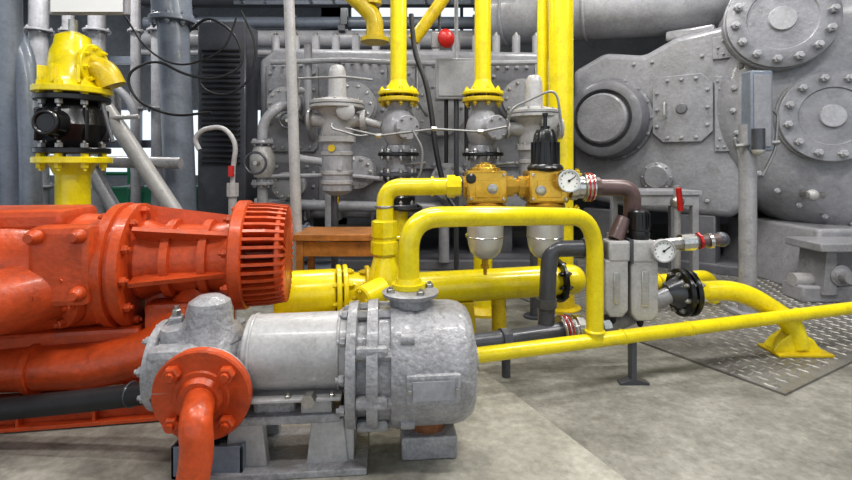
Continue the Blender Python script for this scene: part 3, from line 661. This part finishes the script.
for x in (-3.9,-1.2,.9): b.box((x,7.05,3.9),(.1,.1,1.36),DGRY); b.box((x,7.05,3.12),(.1,.5,.08),DGRY)
b.done()
b=B('cable_tray')
for y in (5.0,5.25): b.box((-.75,y,2.98),(2.7,.015,.09),BLUG,bev=.002)
for k in range(11): b.box((-2.0+k*.25,5.125,2.95),(.03,.25,.015),BLUG,bev=0)
for k,(yy,zz) in enumerate(((5.05,2.97),(5.10,2.975),(5.15,2.97),(5.19,2.98))): b.cyl((-2.1,yy,zz),(.6,yy,zz),.02,RUB,n=8)
for x in (-1.9,.5): b.cyl((x,5.125,2.95),(x,5.125,4.59),.015,DGRY,n=8)
b.done()
b=B('overhead_yellow_pipe')
b.tube([(-1.3,4.9,3.4),(-.62,4.7,2.75),(-.5,4.7,2.62),(-.5,4.7,2.45)],.085,YELD,bend=.12)
b.tube([(-.8,4.9,4.3),(-.52,4.7,3.4),(-.52,4.7,2.75)],.085,YELD,bend=.12)
b.lathe((-.5,4.7,2.38),Z_,[(0,.14),(.04,.14),(.06,.09),(.1,.09)],YELD)
b.tube([(-.12,4.5,2.35),(.05,4.5,2.58),(.55,4.5,3.3),(.9,4.5,4.3)],.06,YELD,bend=.2)
b.done()
b=B('ceiling_beam')
for y in (4.6,8.2):
    b.box((0,y,4.36),(15.8,.14,.03),BLUG,bev=0); b.box((0,y,4.56),(15.8,.14,.03),BLUG,bev=0); b.box((0,y,4.46),(15.8,.03,.2),BLUG,bev=0)
b.done()
# ---------------------------------------------------------------- steel columns left
b=B('steel_column')
b.cyl((-2.42,4.8,0),(-2.60,4.8,4.3),.145,BLUG,n=32); b.lathe((-2.42,4.8,0),Z_,[(0,.26),(.03,.26)],BLUG)
b.flange((-2.53,4.8,2.62),Z_,.22,.05,BLUG,8); b.cyl((-2.53,4.8,2.64),(-2.56,4.8,3.0),.185,BLUG)
b.done()
b=B('steel_column'); b.cyl((-3.1,3.6,0),(-3.2,3.6,4.59),.10,BLUG,n=28); b.lathe((-3.1,3.6,0),Z_,[(0,.2),(.03,.2)],BLUG)
b.tube([(-4.2,3.9,2.3),(-3.3,3.7,2.35),(-3.05,3.65,2.05),(-2.92,3.55,1.2),(-2.88,3.5,.02)],.07,BLUG,bend=.35,n=18)
b.cyl((-3.6,3.6,2.2),(-2.3,3.75,3.1),.06,BLUG); b.box((-2.9,3.8,2.75),(1.6,.25,.16),DGRY,bev=.01)
b.done()
b=B('diagonal_brace_frame')
b.cyl((-3.2,4.4,2.1),(-2.1,4.4,.45),.07,GRYL); b.cyl((-3.35,4.5,1.5),(-2.5,4.5,.05),.06,CASTL)
b.cyl((-4.3,4.5,1.23),(-2.3,4.5,1.20),.055,GRY); b.cyl((-2.1,4.4,.5),(-2.1,4.4,0),.06,GRY)
b.cyl((-4.3,4.5,1.25),(-4.3,4.5,0),.06,GRY); b.cyl((-3.2,4.4,2.1),(-3.2,4.4,0),.05,BLUG)
b.cyl((-4.1,4.35,1.55),(-2.6,4.35,1.62),.02,GRYL)
b.done()
b=B('grey_pipe_rack')
for x,r,m in ((-5.0,.11,CASTL),(-4.62,.07,GRY),(-4.25,.10,CASTL),(-3.75,.06,GRY),(-3.45,.09,CASTL)):
    b.cyl((x,6.2,0),(x,6.2,4.3),r,m,n=20)
    for z in (.9,1.9,2.9): b.flange((x,6.2,z),Z_,r*1.6,.03,m,6)
for z in (1.45,2.55): b.box((-4.2,6.33,z),(2.0,.06,.10),BLUG,bev=.004)
b.tube([(-4.8,5.95,2.2),(-3.9,5.95,2.2),(-3.6,5.95,1.9),(-3.6,5.95,.1)],.05,CASTL,bend=.2)
b.box((-4.05,6.05,1.9),(.34,.14,.42),GRYL,bev=.01)
b.done()
b=B('blue_gas_cylinder'); x,y=-3.0,3.1
b.lathe((x-.3,y,0),Z_,[(0,.10),(.01,.11),(1.05,.11),(1.15,.09),(1.22,.04),(1.27,.035),(1.27,.045),(1.34,.045),(1.35,0)],BLU,28); b.done()
b=B('instrument_pole')
b.cyl((-.88,3.36,0),(-1.035,3.36,4.59),.037,GRYL,n=20); b.lathe((-.88,3.36,0),Z_,[(0,.1),(.015,.1)],GRYL); b.done()
b=B('green_railing')
for x in (-4.9,-4.2,-3.5): b.cyl((x,6.8,0),(x,6.8,1.5),.03,GRN)
for z in (.6,1.05,1.5): b.cyl((-5.2,6.8,z),(-3.3,6.8,z),.025,GRN)
b.done()
b=B('green_cabinet'); b.box((-4.2,7.5,.42),(1.2,.6,.84),GRN,bev=.02); b.box((-4.5,7.19,.42),(.5,.02,.7),GRN,bev=.005); b.box((-3.9,7.19,.42),(.5,.02,.7),GRN,bev=.005); b.done()
b=B('control_cabinet')
b.box((-2.3,5.6,1.4),(.55,.4,2.8),DGRY,bev=.02)
for k in range(22): b.box((-2.3,5.38,1.2+k*.06),(.42,.03,.022),BLK,bev=.003)
b.done()
b=B('notice_board')
b.box((-2.36,3.34,2.38),(.50,.012,.26),WHT,bev=.002); b.box((-2.36,3.37,2.42),(.56,.03,.36),GRY,bev=.006); b.cyl((-2.36,3.39,2.4),(-2.36,3.39,4.59),.02,DGRY)
b.done()
b=B('wooden_workbench')
b.box((-.58,3.40,.70),(.62,.40,.045),WOOD,bev=.006)
for x in (-.85,-.31):
    for y in (3.24,3.56): b.box((x,y,.34),(.045,.045,.68),WOOD,bev=.004)
b.box((-.58,3.24,.62),(.55,.02,.10),WOOD,bev=.003)
b.done()
b=B('hanging_cable')
b.tube([(-2.2,4.5,2.45),(-2.0,4.4,2.55),(-1.75,4.4,2.4),(-1.65,4.4,2.1),(-1.9,4.35,1.95),(-2.2,4.35,2.0),(-2.45,4.35,2.15),(-2.7,4.3,2.0),(-2.6,4.3,1.75),(-2.3,4.35,1.62),(-1.95,4.35,1.66)],.012,RUB,bend=.15,n=8)
b.tube([(-1.7,4.4,2.6),(-1.55,4.4,2.3),(-1.6,4.4,1.95),(-1.85,4.4,1.8),(-2.1,4.4,1.9),(-2.05,4.4,2.2)],.01,RUB,bend=.15,n=8)
b.tube([(-2.75,4.3,2.6),(-2.5,4.3,2.2),(-2.2,4.3,2.05),(-1.8,4.3,2.2),(-1.7,4.3,2.5)],.009,RUB,bend=.2,n=8)
b.done()
b=B('hanging_cable')
b.tube([(-.13,4.2,2.5),(-.1,4.15,2.15),(.0,4.1,1.9),(.05,4.05,1.6),(.08,4.0,1.3),(.16,3.95,.95),(.3,3.6,.75)],.022,RUB,bend=.2,n=10)
b.done()
b=B('flexible_conduit')
b.tube([(-1.45,3.6,.55),(-1.45,3.6,1.15),(-1.42,3.6,1.35),(-1.52,3.6,1.48),(-1.68,3.6,1.45),(-1.74,3.6,1.38),(-1.70,3.6,1.30)],.018,GRYL,bend=.09,n=12)
b.cyl((-1.45,3.6,0),(-1.45,3.6,1.0),.03,GRYL); b.cyl((-1.45,3.6,.95),(-1.45,3.6,1.05),.045,GRYL,n=8)
b.cyl((-1.45,3.57,1.10),(-1.45,3.57,1.18),.022,RED,n=10); b.lathe((-1.45,3.6,0),Z_,[(0,.09),(.015,.09)],GRYL)
b.done()
b=B('junction_box_post')
x,y=2.52,3.76
b.cyl((x,y,0.012),(x-.0,y,1.5),.062,GRY,n=20)
b.box((x+.05,y-.03,1.60),(.17,.12,.62),BLUG,bev=.012); b.box((x+.05,y-.093,1.60),(.13,.01,.55),CAST,bev=.003)
b.box((x,y,.03),(.22,.22,.03),GRY,bev=.003)
b.tube([(x-.10,y-.05,1.36),(x-.14,y-.05,1.40),(x-.10,y-.05,1.24)],.012,TUBM,bend=.05,n=8)
b.tube([(x+.14,y-.05,1.62),(x+.20,y-.05,1.58),(x+.18,y-.05,1.30),(x+.08,y-.05,1.10)],.012,TUBM,bend=.05,n=8)
b.tube([(x-.14,y-.06,1.33),(x+.20,y-.06,1.36)],.018,TUBM,n=8); b.cyl((x+.0,y-.12,1.30),(x+.0,y-.12,1.46),.045,DGRY); b.sph((x+.0,y-.12,1.30),.045,GRYL)
b.done()
b=B('red_handled_drain_valve')
b.cyl((2.25,4.3,0.012),(2.25,4.3,1.0),.03,GRY); b.sph((2.25,4.3,.85),.06,BOLT); b.cyl((2.25,4.24,.78),(2.22,4.22,.98),.024,RED,n=10)
b.done()
b=B('light_grey_support_stand')
b.prism((1.9,4.5,0),X_,Z_,[(0,0),(.06,0),(.06,.8),(.6,.8),(.6,0),(.66,0),(.66,.9),(0,.9)],(0,.06,0),CASTL,bev=.005)
b.prism((1.9,4.9,0),X_,Z_,[(0,0),(.06,0),(.06,.8),(.6,.8),(.6,0),(.66,0),(.66,.9),(0,.9)],(0,.06,0),CASTL,bev=.005)
b.box((2.23,4.73,.92),(.7,.5,.04),CASTL)
b.done()
# ---------------------------------------------------------------- lights
def area(name,loc,sx,sy,p,rot=(0,0,0),col=(1,.985,.96)):
    L=bpy.data.lights.new(name,'AREA'); L.shape='RECTANGLE'; L.size=sx; L.size_y=sy; L.energy=p; L.color=col
    o=bpy.data.objects.new(name,L); o.location=loc; o.rotation_euler=rot; S.collection.objects.link(o)
for x,y,p in ((-2.6,1.6,50),(-.8,.6,48),(1.2,1.4,60),(3.0,2.2,62),(.2,3.1,52),(-4.2,5.4,75),(-1.0,4.9,65),(2.2,4.4,65),(4.4,1.0,50)):
    area('added_strip_light',(x,y,4.2),1.3,.18,p)  # unseen strip lights, added overhead to brighten the hall and sharpen paint highlights
w=bpy.data.worlds.new('sky'); S.world=w; w.use_nodes=True
bg=w.node_tree.nodes['Background']; bg.inputs[0].default_value=(.84,.92,1,1); bg.inputs[1].default_value=1.0
# ---------------------------------------------------------------- camera
cd=bpy.data.cameras.new('camera'); cd.sensor_width=36; cd.lens=480/852*36; cd.shift_y=-77/852
cam=bpy.data.objects.new('camera',cd); cam.location=(0,0,1.2); cam.rotation_euler=(math.radians(90),0,0); S.collection.objects.link(cam); S.camera=cam
try:
    S.view_settings.view_transform='Standard'; S.view_settings.look='Medium High Contrast'
except Exception: pass
